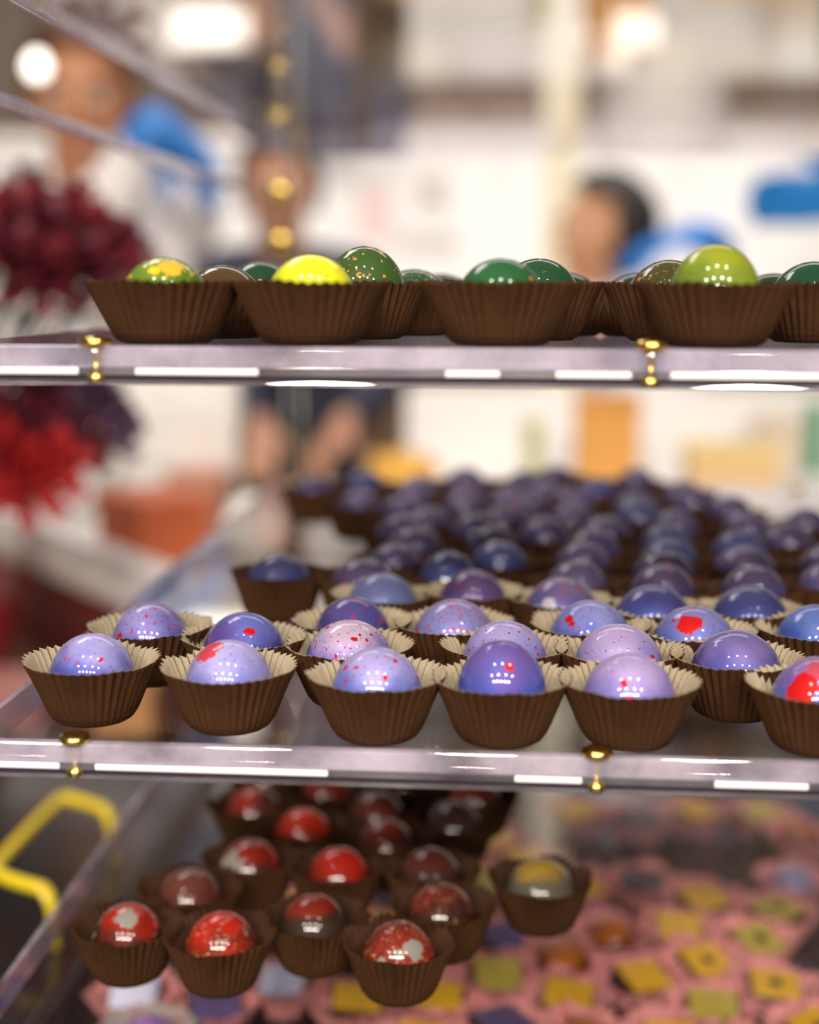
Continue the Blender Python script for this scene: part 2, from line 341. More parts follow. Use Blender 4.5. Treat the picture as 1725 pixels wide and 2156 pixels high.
purple_front = [  # px of centre, py of top, material, size, short description, label, rz
 (192, 1336, pm('lilac_few_specks', top=(.55, .48, .78), samt=.10, fine=.15), 1.0, 'pale lilac bonbon with tiny pink specks, first in front at the shelf corner'),
 (481, 1350, pm('lilac_red_streak', top=(.58, .50, .78), low=(.28, .28, .62), edge=None, samt=.06, blobs=[(f_(FR-.9, 1.05), .0050, (.62, .05, .08))]), 1.0, 'pale lilac bonbon with a long red streak over its crown'),
 (789, 1360, pm('lilac_blue_red_flecks', top=(.56, .48, .78), low=(.20, .22, .58), edge=None, samt=.22), 1.03, 'hazy lilac blue bonbon with scattered red flecks, front of shelf'),
 (1058, 1356, pm('blue_violet_one_dot', top=(.24, .15, .42), low=(.12, .14, .48), edge=(.2, .1, .36), specks=None, fine=0, blobs=[(f_(FR+.25, .75), .0014, RED)]), 1.0, 'deep blue violet bonbon with a single red dot'),
 (1329, 1386, pm('pink_lilac_dots', top=(.56, .42, .66), low=(.30, .24, .58), edge=None, samt=.10, fine=.1, blobs=[(f_(FR-.15, .62), .0012, RED), (f_(FR+.0, .25), .0015, (.7, .02, .1))]), 1.03, 'pinkish lilac bonbon with a few round red dots'),
 (1706, 1394, pm('blue_big_splash', top=(.40, .22, .45), low=(.14, .18, .52), edge=None, samt=.12, blobs=[(f_(FR-.45, .55), .0050, (.60, .010, .012)), (f_(FR-.1, 1.1), .0040, (.52, .08, .12))]), 1.02, 'blue bonbon with a wide red splash across its front'),
 (320, 1271, pm('lilac_fine_red_specks', top=(.44, .38, .66), low=(.16, .17, .50), samt=.5, sscale=420, fine=.55, blobs=[(f_(FR-.85, .35), .0015, RED)]), 1.0, 'lilac bonbon peppered with fine red specks beside the shelf edge'),
 (517, 1292, pm('indigo_red_patch', top=(.20, .20, .52), low=(.08, .09, .34), samt=.05, fine=.3, blobs=[(f_(FR+.35, .8), .0017, RED)]), 1.03, 'indigo bonbon with one square red patch'),
 (732, 1310, pm('whitish_red_spatter', top=(.72, .55, .66), low=(.22, .18, .52), edge=None, samt=.6, sscale=300, fine=.1), 1.08, 'whitish pink bonbon with heavy red spatter'),
 (1084, 1310, pm('lilac_red_flakes', top=(.50, .42, .68), low=(.26, .25, .58), edge=None, samt=.35, fine=.2, blobs=[(f_(FR+.7, .12), .0014, RED)]), 1.05, 'lilac bonbon with red flakes and one low red spot'),
 (1307, 1329, pm('rose_lilac_red_marks', top=(.60, .46, .68), low=(.36, .30, .60), edge=None, samt=.18, fine=.05), 1.08, 'smooth rose lilac bonbon with a handful of red marks'),
 (1551, 1334, pm('dusky_purple_plain', top=(.30, .22, .46), low=(.14, .12, .38), edge=(.10, .05, .16), specks=None, fine=0), 1.08, 'plain dusky purple bonbon with no red on it'),
 (741, 1262, pm('dark_plum_red_specks', top=(.14, .10, .30), low=(.10, .09, .30), edge=(.08, .03, .12), samt=.25, fine=.1), 1.0, 'dark plum bonbon with sparse red specks behind the spattered one'),
 (958, 1264, pm('lilac_orange_red_specks', top=(.34, .29, .52), low=(.26, .27, .56), edge=None, specks=(.62, .04, .015), samt=.55, sscale=380, fine=.7), 1.07, 'greyish lilac bonbon covered in orange red specks'),
 (1253, 1272, pm('blue_lilac_red_drops', top=(.36, .34, .62), low=(.12, .16, .48), edge=None, samt=.16, fine=.5, blobs=[(f_(FR-.7, .75), .0017, RED), (f_(FR-.5, .62), .0012, RED)]), 1.07, 'blue lilac bonbon with two red drops near its crown'),
 (1470, 1286, pm('periwinkle_red_blot', top=(.30, .27, .52), low=(.16, .20, .55), edge=None, samt=.12, fine=.6, blobs=[(f_(FR-.28, .85), .0038, (.60, .010, .012)), (f_(FR-.2, .0), .0026, (.5, .03, .02))]), 1.07, 'periwinkle bonbon with a big round red blot on top'),
 (1704, 1269, pm('clear_blue_plain', top=(.17, .22, .48), low=(.07, .12, .40), edge=None, specks=None, fine=.5), 1.07, 'plain clear blue bonbon without red'),
 (812, 1199, pm('steel_blue_speckled', top=(.20, .20, .36), low=(.20, .26, .46), edge=None, samt=.08, fine=.85), 1.02, 'steel blue bonbon with dark pepper specks'),
 (1001, 1193, pm('plum_tall', top=(.15, .08, .18), low=(.13, .09, .22), edge=(.05, .02, .06), samt=.10, fine=.3), 1.0, 'dark brownish plum bonbon behind the orange speckled one'),
 (1187, 1217, pm('grey_violet_white_patch', top=(.24, .17, .28), low=(.15, .13, .36), edge=None, samt=.3, fine=.5, blobs=[(f_(FR-.45, .45), .0030, (.55, .52, .60)), (f_(FR-.8, .25), .0022, (.55, .52, .60))]), 1.02, 'grey violet bonbon with a milky white patch'),
 (1370, 1229, pm('midnight_blue_sheen', top=(.13, .11, .30), low=(.10, .12, .40), edge=(.06, .04, .14), specks=None, fine=.5), 1.08, 'midnight blue bonbon behind the periwinkle one'),
 (1578, 1239, pm('ink_violet', top=(.12, .11, .26), low=(.08, .09, .30), edge=(.05, .03, .10), specks=None, fine=.7), 1.06, 'inky violet bonbon with barely visible specks'),
]
BACK_P_SHADED = [pm('shaded_plum', top=(.12, .08, .14), low=(.09, .07, .17), edge=(.05, .025, .06), samt=.06, fine=.3),  # plum and indigo shells, colours darkened further for the rear rows' shade
          pm('shaded_indigo', top=(.11, .10, .20), low=(.07, .08, .23), edge=(.04, .035, .09), specks=None, fine=.4),
          pm('shaded_mauve', top=(.17, .12, .19), low=(.10, .08, .19), edge=(.07, .045, .09), samt=.04, fine=.2)]
T_ = .0281
rec = []
for i, (px, py, m, s, d) in enumerate(purple_front):
    q = on_z(px, py, Z_PURP + T_*(1.0 if i != 3 else 1.12)); rec.append([q.x, q.y, i, m, s, d, 1.0 if i != 3 else 1.12])
back_px = [(657, 1166), (786, 1169), (975, 1171), (1216, 1164), (1400, 1193), (1593, 1202), (1735, 1187),
 (845, 1151), (1047, 1143), (1206, 1135), (1386, 1161), (1570, 1145), (870, 1128), (1056, 1120), (1224, 1115), (1379, 1130), (1575, 1112), (1735, 1151),
 (897, 1086), (1053, 1089), (1230, 1086), (1402, 1102), (1590, 1095), (897, 1063), (1073, 1063), (1226, 1063), (1240, 1083), (1400, 1083), (1550, 1085),
 (900, 1045), (1082, 1027), (1200, 1030), (1320, 1034), (1420, 1034), (1515, 1043), (1598, 1083), (1000, 1040), (1110, 1050), (1300, 1055),
 (804, 998), (697, 998), (985, 992), (1080, 990), (1171, 978), (1250, 1004), (1340, 988), (900, 1000), (1000, 1015), (1440, 1015), (860, 1020), (1160, 1008), (780, 1030)]
for px, py in back_px:
    q = on_z(px, py, Z_PURP+T_); rec.append([q.x, q.y, -1, random.choice(BACK_P_SHADED), 1.0, None, 1.0])
for it in range(160):          # neighbours give way so that the cups stand side by side
    for a in range(len(rec)):
        for b in range(a):
            A, B = rec[a], rec[b]; dx, dy = A[0]-B[0], A[1]-B[1]; dd = math.hypot(dx, dy)
            md = .0385 if max(A[2], B[2]) < 12 and min(A[2], B[2]) >= 0 else .0368
            if 1e-6 < dd < md:
                k = (md-dd)/dd*.5; wa = .12 if 0 <= A[2] < 22 else .5; wb = .12 if 0 <= B[2] < 22 else .5
                A[0] += dx*k*.6*wa*2; A[1] += dy*k*wa*2; B[0] -= dx*k*.6*wb*2; B[1] -= dy*k*wb*2
    for A in rec: A[1] = min(max(A[1], YF+.0165), YB-.03)
for x, y, i, m, s, d, sz in rec:
    if i >= 0:
        cup = random.choice(CUPS_CREAM) if i < 17 else random.choice(CUPS_SMALL)
        place(cup, dome_with(m), (x, y, Z_PURP+.0002), d + (' on the middle shelf' if len(d.split()) < 9 else ''), 'brown cup under the ' + d.replace(', first in front at the shelf corner', ' at the shelf corner'),
              gb='purple bonbons at the front of the middle shelf', gc='brown cups at the front of the middle shelf', s=s, sz=sz, rz=random.uniform(-.15, .15), cs=.97 if i < 17 else 1)
    elif (x, y) == (0, 0): pass
    else:
        kind = {'shaded_plum': 'dull plum', 'shaded_indigo': 'dark indigo', 'shaded_mauve': 'greyish mauve'}[m.name]
        place(random.choice(CUPS_REAR_SHADED), dome_with(m), (x, y, Z_PURP+.0002), kind + ' bonbon in the shaded rear rows of the purple bonbon shelf',
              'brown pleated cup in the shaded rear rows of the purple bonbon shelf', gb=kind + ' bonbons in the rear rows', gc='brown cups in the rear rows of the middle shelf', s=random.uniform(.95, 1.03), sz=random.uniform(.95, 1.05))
# red bonbons on the lower shelf
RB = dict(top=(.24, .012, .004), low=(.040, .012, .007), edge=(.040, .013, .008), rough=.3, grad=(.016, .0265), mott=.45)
SIL = (.27, .25, .22)
red_list = [
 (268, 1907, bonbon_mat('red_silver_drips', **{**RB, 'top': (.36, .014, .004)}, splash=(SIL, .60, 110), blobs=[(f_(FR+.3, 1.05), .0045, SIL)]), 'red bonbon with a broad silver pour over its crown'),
 (461, 1927, bonbon_mat('red_silver_threads', **{**RB, 'top': (.42, .014, .004), 'low': (.16, .018, .008)}, specks=(.55, .30, .16), samt=.3, sscale=500, splash=(SIL, .655, 120), blobs=[(f_(FR+.35, .05), .0030, SIL), (f_(FR-.35, .0), .0018, SIL)]), 'bright red bonbon with dribbled silver threads'),
 (664, 1890, bonbon_mat('brown_red_cap', top=(.22, .018, .007), low=(.035, .018, .012), grad=(.0205, .0245), mott=.1), 'dark chocolate bonbon with a smooth red cap'),
 (844, 1937, bonbon_mat('red_gold_dust_stripe', **{**RB, 'top': (.20, .016, .008), 'low': (.22, .014, .007)}, specks=(.62, .34, .18), samt=.55, sscale=620, blobs=[(f_(FR+.75, .7), .0040, SIL), (f_(FR+.2, .62), .0019, SIL), (f_(FR-.35, .45), .0014, SIL)]), 'red bonbon with gold dust and a silver band'),
 (930, 1865, bonbon_mat('maroon_gold_dust', **{**RB, 'top': (.19, .022, .012)}, specks=(.45, .22, .12), samt=.4, sscale=650), 'maroon bonbon dusted with fine gold'),
 (404, 1829, bonbon_mat('rosy_brown_matte', **{**RB, 'top': (.20, .055, .035), 'low': (.13, .035, .02)}, rough=.4) if False else bonbon_mat('rosy_brown_matte', top=(.12, .032, .020), low=(.08, .02, .012), rough=.4), 'rosy brown bonbon with a hazy shell'),
 (527, 1772, bonbon_mat('red_grey_side', **RB, blobs=[(f_(FR-.7, .6), .0062, SIL)]), 'red bonbon with one grey silver side'),
 (733, 1762, bonbon_mat('vivid_red_top', top=(.38, .013, .004), low=(.10, .015, .007)), 'vivid red bonbon in the middle of the red ones'),
 (908, 1791, bonbon_mat('brown_red_blush', top=(.09, .018, .010), low=(.022, .011, .007)), 'dark brown bonbon with a faint red blush'),
 (634, 1699, bonbon_mat('orange_red_round', top=(.42, .022, .004), low=(.14, .014, .006)), 'orange red bonbon standing tall in its cup'),
 (803, 1723, bonbon_mat('brick_red_dull', top=(.16, .020, .010), low=(.08, .016, .009)), 'dull brick red bonbon'),
 (541, 1663, bonbon_mat('orange_red_half', top=(.36, .022, .005), low=(.10, .02, .012), blobs=[(f_(FR+1.0, .8), .007, (.11, .03, .02))]), 'orange red bonbon with a brown side'),
 (795, 1668, bonbon_mat('copper_brown', top=(.15, .03, .014), low=(.06, .017, .010)), 'copper brown bonbon with dark lower half'),
 (939, 1686, bonbon_mat('plain_dark_chocolate', top=(.055, .022, .016), low=(.035, .014, .010)), 'plain dark chocolate bonbon without red'),
 (690, 1632, bonbon_mat('red_behind', top=(.26, .022, .010), low=(.08, .02, .012)), 'deep red bonbon hidden by the edge'),
 (860, 1628, None, 'deep red bonbon hidden by the edge'), (985, 1640, None, 'deep red bonbon hidden by the edge'),
 (585, 1610, None, 'deep red bonbon hidden by the edge'),
]
rr = []
for (px, py, m, d) in red_list:
    q = on_z(px, py, Z_RED+T_); rr.append([q.x, q.y, m, d])
q = on_z(1142, 1815, Z_RED+T_); rr.append([q.x, q.y, bonbon_mat('silver_gold_cap', top=(.42, .26, .03), low=(.11, .095, .072), mott=.12, grad=(.0200, .0250), specks=(.12, .09, .04), samt=.4, sscale=600), 'silver grey bonbon with mustard yellow cap'])
for it in range(60):
    for a in range(len(rr)):
        for b in range(a):
            A, B = rr[a], rr[b]; dx, dy = A[0]-B[0], A[1]-B[1]; dd = math.hypot(dx, dy)
            if dd < .0372:
                k = (.0372-dd)/dd*.5; A[0] += dx*k*.5; A[1] += dy*k; B[0] -= dx*k*.5; B[1] -= dy*k
for x, y, m, d in rr:
    grp = 'hidden' in d
    m = m or bpy.data.materials['red_behind']
    place(random.choice(CUPS_BROWN), dome_with(m), (x, y, Z_RED+.0002), d + ' on the lower shelf', 'brown cup under the ' + d, gb='red bonbons on the lower shelf', gc='brown cups on the lower shelf', s=1.0 if 'silver grey' not in d else 1.06, rz=random.uniform(-.1, .1), cs=.97, tilt=(random.uniform(-.08, .08), random.uniform(-.08, .08)))
# green bonbons on the upper shelf
GRN = (.030, .085, .020)
ORG = (.75, .25, .03)
green_list = [  # px centre, py top, Y, mat, label, cup?
 (345, 543, .437, bonbon_mat('green_yellow_flecks', top=(.11, .20, .015), low=(.07, .14, .012), edge=(.30, .32, .02), specks=(.75, .42, .02), samt=.6, sscale=230, blobs=[(f_(FR-.1, .8), .0020, (.8, .5, .02)), (f_(FR+.5, .9), .0035, (.78, .40, .03))]), 'green bonbon with orange yellow flecks'),
 (655, 537, .437, bonbon_mat('bright_yellow_shell', top=(.74, .70, .012), low=(.50, .56, .02), edge=None, specks=(.25, .35, .02), samt=.15, sscale=420), 'bright lemon yellow bonbon'),
 (1055, 545, .437, bonbon_mat('bottle_green_shell', top=(.016, .085, .026), low=(.02, .10, .03), edge=None, specks=ORG, samt=.05, sscale=300), 'glossy bottle green bonbon'),
 (1510, 515, .440, bonbon_mat('olive_lime_shell', top=(.22, .26, .015), low=(.13, .20, .02), edge=(.34, .32, .02), mott=.5), 'tall olive lime bonbon'),
 (468, 560, .482, bonbon_mat('brown_olive_shell', top=(.07, .035, .012), low=(.05, .03, .01), edge=(.10, .07, .01)), 'brown olive bonbon between the yellow flecked and lemon ones'),
 (548, 552, .52, bonbon_mat('black_green_shell', top=(.010, .045, .018), low=(.01, .04, .012)), 'blackish green bonbon behind the lemon yellow one'),
 (768, 519, .484, bonbon_mat('green_orange_flecks', top=(.035, .085, .015), low=(.04, .08, .015), specks=(.75, .24, .06), samt=.5, sscale=260), 'mossy green bonbon with orange flecks'),
 (872, 568, .52, bonbon_mat('dark_green_cream_specks', top=(.015, .06, .02), low=(.012, .05, .015), specks=(.5, .4, .25), samt=.5, sscale=600), 'small dark green bonbon with cream dust'),
 (1135, 545, .482, bonbon_mat('forest_green_shell', top=(.012, .060, .022), low=(.012, .05, .02), specks=ORG, samt=.1, sscale=300), 'forest green bonbon behind the bottle green one'),
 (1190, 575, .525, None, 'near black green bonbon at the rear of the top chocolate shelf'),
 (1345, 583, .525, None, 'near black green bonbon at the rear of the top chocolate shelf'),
 (1410, 548, .478, bonbon_mat('umber_green_shell', top=(.05, .05, .012), low=(.03, .035, .01), specks=(.5, .2, .05), samt=.25, sscale=400), 'umber green bonbon beside the olive lime one'),
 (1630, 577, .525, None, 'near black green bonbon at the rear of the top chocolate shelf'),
 (1715, 552, .478, bonbon_mat('spruce_green_shell', top=(.010, .055, .024), low=(.01, .04, .02)), 'spruce green bonbon past the olive lime one'),
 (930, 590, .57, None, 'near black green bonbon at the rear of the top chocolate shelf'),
]
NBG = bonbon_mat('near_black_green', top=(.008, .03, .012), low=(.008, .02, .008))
for k, (px, py, Y, m, d) in enumerate(green_list):
    q = at_y(px, py, Y); hgt = q.z - Z_GREEN
    front = Y < .45
    place(random.choice(CUPS_GREEN), dome_with(m or NBG), (q.x, Y, Z_GREEN+.0002), d if 'shelf' in d else d + ' on the top chocolate shelf', 'brown cup under the ' + d.replace(' at the rear of the top chocolate shelf', ''),
          gb='green bonbons on the top chocolate shelf', gc='brown cups on the top chocolate shelf', s=1.0 if not front else .98, sz=max(.80, min(1.32, hgt/T_)), cs=1.10 if front else .97, rz=random.uniform(-.1, .1))
# ------------------------------------------------------------------ pink cups with sweets standing on the black counter
CHOC = plain('dark_chocolate', (.055, .022, .012), .28, .2, 60, coat=.5)
YEL = plain('yellow_transfer_print', (.98, .52, .004), .35, .08, 90); OLV = plain('olive_transfer_print', (.60, .46, .06), .35, .2, 90); DOT = plain('dark_print_dot', (.03, .02, .012), .4)
PUR = plain('violet_glaze', (.13, .085, .24), .2, .2, 90, coat=1); LILG = plain('lavender_glaze', (.36, .32, .52), .2, .15, 90, coat=1)
ORGD = bonbon_mat('orange_caramel_glaze', top=(.55, .15, .010), low=(.16, .035, .006), mott=.4); DRK = plain('dark_glaze', (.06, .03, .022), .25, .2, 60, coat=.8)
VIOD = bonbon_mat('violet_dome_glaze', top=(.36, .14, .48), low=(.10, .05, .22), mott=.4)
body_me = box_me('body', (-.0128, -.0128, 0), (.0128, .0128, .0172), .0022, 3); body_me.materials.append(CHOC)
def top_me(m):
    t = box_me('print', (-.0118, -.0118, .01725), (.0118, .0118, .0180), .0003, 1); t.materials.append(m); return t
TOPS = {'Y': top_me(YEL), 'D': top_me(YEL), 'O': top_me(OLV), 'OD': top_me(OLV), 'P': top_me(PUR), 'B': top_me(DRK)}
dot_me = lathe_me('dot', [(.0034, .0181), (.0034, .0185), (.0006, .0186)], 14); dot_me.materials.append(DOT)
sweets = [(1165, 2050, 'Y'), (1368, 2025, 'Y'), (1465, 1993, 'D'), (1615, 2050, 'D'), (1405, 1933, 'Y'), (1450, 1875, 'Y'), (1560, 1950, 'OD'), (1635, 1895, 'OD'), (1672, 1830, 'L'), (1690, 1735, 'R'),
 (1298, 1952, 'R'), (1183, 1995, 'R'), (1500, 2105, 'O'), (1425, 2150, 'Y'), (1702, 2140, 'D'), (1212, 2125, 'R'), (1062, 2112, 'P'), (1240, 1840, 'Y'), (1340, 1838, 'B'), (1108, 1795, 'Y'), (1040, 1745, 'Y'),
 (1050, 2032, 'O'), (1075, 1965, 'P'), (895, 2150, 'Y'), (760, 2075, 'Y'), (640, 1885, 'Y'), (800, 1925, 'Y'), (980, 2080, 'Y'), (310, 2150, 'V'), (285, 2060, 'P2'), (588, 2045, 'P2'), (470, 2075, 'P2'),
 (1235, 1690, 'Y'), (1340, 1700, 'B'), (1450, 1690, 'Y'), (1600, 1690, 'O'), (1030, 1830, 'O'), (930, 1985, 'Y'), (1140, 1890, 'B'), (1560, 2170, 'Y')]
sw = []
for px, py, t in sweets:
    q = on_z(px, py, Z_BASE+.018); sw.append([q.x, q.y, t])
for it in range(80):
    for a in range(len(sw)):
        for b in range(a):
            A, B = sw[a], sw[b]; dx, dy = A[0]-B[0], A[1]-B[1]; dd = math.hypot(dx, dy)
            if dd < .0405: k = (.0405-dd)/dd*.5; A[0] += dx*k; A[1] += dy*k; B[0] -= dx*k; B[1] -= dy*k
SD = {'Y': ('square chocolate with plain yellow printed top', 'plain yellow topped squares'), 'D': ('square chocolate with yellow top and dark centre dot', 'dotted yellow squares'), 'O': ('square chocolate with olive printed top', 'olive topped squares'),
      'OD': ('square chocolate with olive top and dark dot', 'dotted olive squares'), 'P': ('square chocolate with violet glazed top', 'violet topped squares'), 'P2': ('square chocolate with violet glazed top', 'violet topped squares'), 'B': ('square chocolate with bare dark top', 'bare dark squares'),
      'L': ('lavender dome bonbon', 'lavender domes'), 'R': ('orange caramel dome bonbon', 'orange caramel domes'), 'V': ('bright violet dome bonbon', 'violet domes')}
for x, y, t in sw:
    d, g = SD[t]
    cup = CUP_GREY if t == 'V' else random.choice(CUPS_PINK)
    c = link('paper_cup', cup, None, None, (x, y, Z_BASE-.0048), random.uniform(0, 6))
    tag(c, 'grey ruffled paper cup on the black counter' if t == 'V' else 'pink ruffled cup around a ' + d, 'paper cup', 'ruffled cups on the counter around ' + g)
    lab = d + (' in a grey cup' if t == 'V' else ' in a pink cup') + ' on the counter'
    if t in 'LRV':
        b = link('bonbon', dome_with({'L': LILG, 'R': ORGD, 'V': VIOD}[t]), None, None, (x, y, Z_BASE-.0042)); b.scale = (1.02, 1.02, .86); tag(b, lab, 'chocolate', g)
    else:
        e = empty('square_chocolate', (x, y, Z_BASE-.0042), random.uniform(-.5, .5)+.3); tag(e, lab, 'chocolate', g); e.rotation_euler = (random.uniform(.05, .30), random.uniform(-.12, .12), e.rotation_euler[2])
        link('body', body_me, None, e); link('print', TOPS['P' if t == 'P2' else t], None, e)
        if t in ('D', 'OD'): link('dot', dot_me, None, e)
# yellow handle of the black serving tray beside the stand
tray = empty('serving_tray', (-.30, .80, .8955))
tag(tray, 'black serving tray with bright yellow wire handle beside the stand', 'tray')
box('tray_base', (-.030, -.30, .0002), (.080, .24, .006), BLACK, tray, .002)
box('tray_rim', (.072, -.30, .0062), (.080, .24, .016), BLACK, tray, .002)
hz = .935
hp = [on_z(222, 1704, hz), on_z(150, 1682, hz), on_z(118, 1690, hz), on_z(10, 1800, hz), on_z(-8, 1828, hz), on_z(12, 1848, hz), on_z(95, 1873, hz)]
def smooth_path(pts, n=6):
    out = []
    for i in range(len(pts)-1):
        p0, p1, p2, p3 = pts[max(i-1, 0)], pts[i], pts[i+1], pts[min(i+2, len(pts)-1)]
        for k in range(n):
            t = k/n; out.append(.5*((2*p1)+(p2-p0)*t+(2*p0-5*p1+4*p2-p3)*t*t+(3*p1-p0-3*p2+p3)*t**3))
    return out+[pts[-1]]
YWIRE = plain('yellow_lacquered_wire', (.90, .68, .02), .22, coat=.6)
off = tray.location
link('handle', tube_me('handle', [p-off for p in smooth_path(hp, 5)], .0036, 14), YWIRE, tray)
for e in (hp[0], hp[-1]):
    link('handle_foot', tube_me('handle_foot', [Vector((e.x, e.y, e.z))-off, Vector((e.x+.004, e.y, e.z-.010))-off, Vector((e.x+.004, e.y, .8965))-off], .0034, 12), YWIRE, tray)
# ------------------------------------------------------------------ workroom behind: table, goods, shelves, lamps
def W(px, py, Y): return at_y(px, py, Y)
TZ = .915
tb = empty('work_table', (.2, 2.26, 0))
tag(tb, 'long white work table behind the chocolate display', 'table')
WHITE = plain('white_laminate', (.84, .82, .81), .35, .04, 4)
box('table_top', (-.40, -.42, TZ-.04), (1.5, .42, TZ), WHITE, tb, .004)
for x in (-.33, 1.4):
    for y in (-.34, .34): box('leg', (x-.03, y-.03, 0), (x+.03, y+.03, TZ-.0402), WHITE, tb, .003)
box('back_splash', (-.40, .40, TZ+.0003), (1.5, .42, TZ+.16), WHITE, tb, .003)
def goods(name, px0, px1, ytop, Y, base, depth, col, label, cat='box', lid=None, group=None, bev=.004, rough=.5):
    a, b = W(px0, ytop, Y), W(px1, ytop, Y); e = empty(name, ((a.x+b.x)/2, Y+depth/2, base)); hw = (b.x-a.x)/2; h = max(.02, (a.z+b.z)/2-base)
    tag(e, label, cat, group); m = plain(label[:40].replace(' ', '_'), col, rough, .18, 12)
    box('body', (-hw, -depth/2, 0.0003), (hw, depth/2, h*.86), m, e, bev)
    box('lid', (-hw-.002, -depth/2-.002, h*.86+.0003), (hw+.002, depth/2+.002, h), plain('lid_'+label[:30].replace(' ', '_'), lid or col, rough, .12, 12), e, bev*.6)
    return e
goods('carton', 1217, 1350, 835, 2.25, TZ, .12, (.72, .34, .07), 'orange carton standing tall on the white work table', lid=(.62, .27, .05))
goods('carton', 1455, 1640, 945, 2.15, TZ, .12, (.72, .50, .25), 'low tan carton on the white work table', lid=(.85, .62, .22))
goods('carton', 1600, 1690, 880, 2.45, TZ, .10, (.70, .58, .45), 'pale beige carton behind the low tan one')
goods('jar', 1108, 1140, 890, 2.2, TZ, .04, (.42, .42, .10), 'slim olive yellow tin beside the cream post', 'tin')
goods('carton', 1690, 1760, 1020, 1.75, TZ+.0, .10, (.86, .84, .82), 'white carton at the near edge of the work table')
goods('binder', 1712, 1745, 850, 2.55, TZ, .05, (.03, .30, .12), 'dark green upright folder on the work table', 'folder')
# low wooden cabinets, added to darken what the top shelf mirrors
CABW = plain('walnut_veneer', (.20, .12, .07), .45, .3, 7)
for k in range(6):
    e = empty('cabinet', (-1.9+k*.62, 4.02, 0)); tag(e, 'added low walnut cabinet with two doors against the white wall', 'cabinet', 'low walnut cabinets along the white wall')
    box('body', (-.30, -.20, .0), (.30, .225, .97), CABW, e, .004); box('top', (-.305, -.215, .9703), (.305, .225, 1.0), plain('cabinet_top', (.30, .20, .13), .4, .2), e, .003)
    for sd in (-1, 1):
        d = box('door', (sd*.15-.142, -.218, .06), (sd*.15+.142, -.2005, .94), CABW, e, .004); box('handle', (sd*.03-.006, -.238, .55), (sd*.03+.006, -.2185, .70), GOLD, d, .003)
# orange loaf on a board
lo = W(848, 960, 2.3); loaf = empty('loaf', (lo.x, 2.3, TZ)); tag(loaf, 'golden orange brioche loaf on a board on the work table', 'bread')
bm = bmesh.new(); bmesh.ops.create_uvsphere(bm, u_segments=28, v_segments=16, radius=1)
for v in bm.verts: v.co = Vector((v.co.x*.062, v.co.y*.05, .048+v.co.z*.034+(.006*math.cos(v.co.x*9) if v.co.z > 0 else 0)))
link('crust', mesh_from(bm, 'crust'), plain('golden_crust', (.80, .42, .06), .45, .25, 25), loaf, smooth=True)
box('board', (-.085, -.06, .0003), (.085, .06, .0138), plain('pale_board', (.75, .62, .40), .5, .2, 20), loaf, .003)
# cream post
cp = W(1178, 600, 2.75)
struct(box('trim_2', (cp.x-.035, 2.80, 0), (cp.x+.035, 2.87, 2.9), plain('cream_post_paint', (.80, .74, .56), .5, .05)))
# framed sheets on the white wall
for (x0, y0, x1, y1, col, lab) in ((745, 370, 835, 520, (.82, .62, .60), 'pale pink paper sheet pinned on the white wall'), (875, 365, 945, 450, (.62, .54, .48), 'small taupe paper sheet pinned on the white wall'), (830, 490, 980, 530, (.58, .54, .47), 'long taupe notice strip on the white wall')):
    a, b = W(x0, y0, 4.24), W(x1, y1, 4.24); e = empty('paper_sheet', ((a.x+b.x)/2, 4.2475, b.z)); tag(e, lab, 'paper')
    hw, hh = (b.x-a.x)/2, a.z-b.z
    box('margin', (-hw, -.0015, 0), (hw, .0015, hh), plain('sheet_margin', (.86, .82, .80), .7), e)
    box('print', (-hw*.8, -.0025, hh*.12), (hw*.8, -.0016, hh*.88), plain('sheet_print_'+lab[:10], col, .7, .1, 20), e)
# wall shelves with goods above the rail
WOOD = plain('brown_wood_board', (.16, .10, .06), .5, .35, 9)
def wall_shelf(z, x0, x1, label):
    e = empty('wall_shelf', ((x0+x1)/2, 4.12, z)); tag(e, label, 'shelf')
    hw = (x1-x0)/2
    box('board', (-hw, -.13, -.025), (hw, .129, 0), WOOD, e, .003)
    for x in (-hw*.8, hw*.8): box('bracket', (x-.012, -.10, -.12), (x+.012, .129, -.0253), NEAR_BLACK, e)
    return e
wall_shelf(1.79, -.62, .95, 'long brown wall shelf just above the pale rail')
wall_shelf(2.04, -.40, .95, 'upper brown wall shelf crowded with cartons')
cols = [(.62, .36, .08), (.55, .50, .48), (.35, .22, .10), (.60, .52, .38), (.46, .16, .05), (.70, .66, .62), (.22, .18, .30), (.50, .38, .14)]
names = ['ochre', 'light grey', 'brown', 'beige', 'rust', 'white', 'slate violet', 'mustard']
cols = [tuple(v*.45 for v in c) for c in cols]
x = -.50
for zi, zz in enumerate((1.79, 2.04)):
    x = -.52 if zi == 0 else -.36
    k = 0
    while x < .84:
        wd = random.uniform(.09, .19); hh = random.uniform(.10, .20) if zi == 0 else random.uniform(.12, .24); j = (k*3+zi*5) % 8
        e = empty('carton', (x+wd/2, 4.08, zz)); pos = 'lower' if zi == 0 else 'upper'
        tag(e, f'{names[j]} carton on the {pos} wall shelf' + (f', next to a {names[((k-1)*3+zi*5)%8]} one' if k else ', first on its board'), 'box', f'cartons on the {pos} wall shelf')
        m = plain(f'carton_{names[j].replace(" ", "_")}_{pos}', cols[j], .55, .2, 10)
        box('body', (-wd/2, -.07, .0004), (wd/2, .09, hh), m, e, .004)
        box('label_patch', (-wd*.3, -.0712, hh*.3), (wd*.3, -.0702, hh*.7), plain('patch', tuple(min(1, c*1.6) for c in cols[j]), .6), e)
        x += wd + random.uniform(.015, .06); k += 1
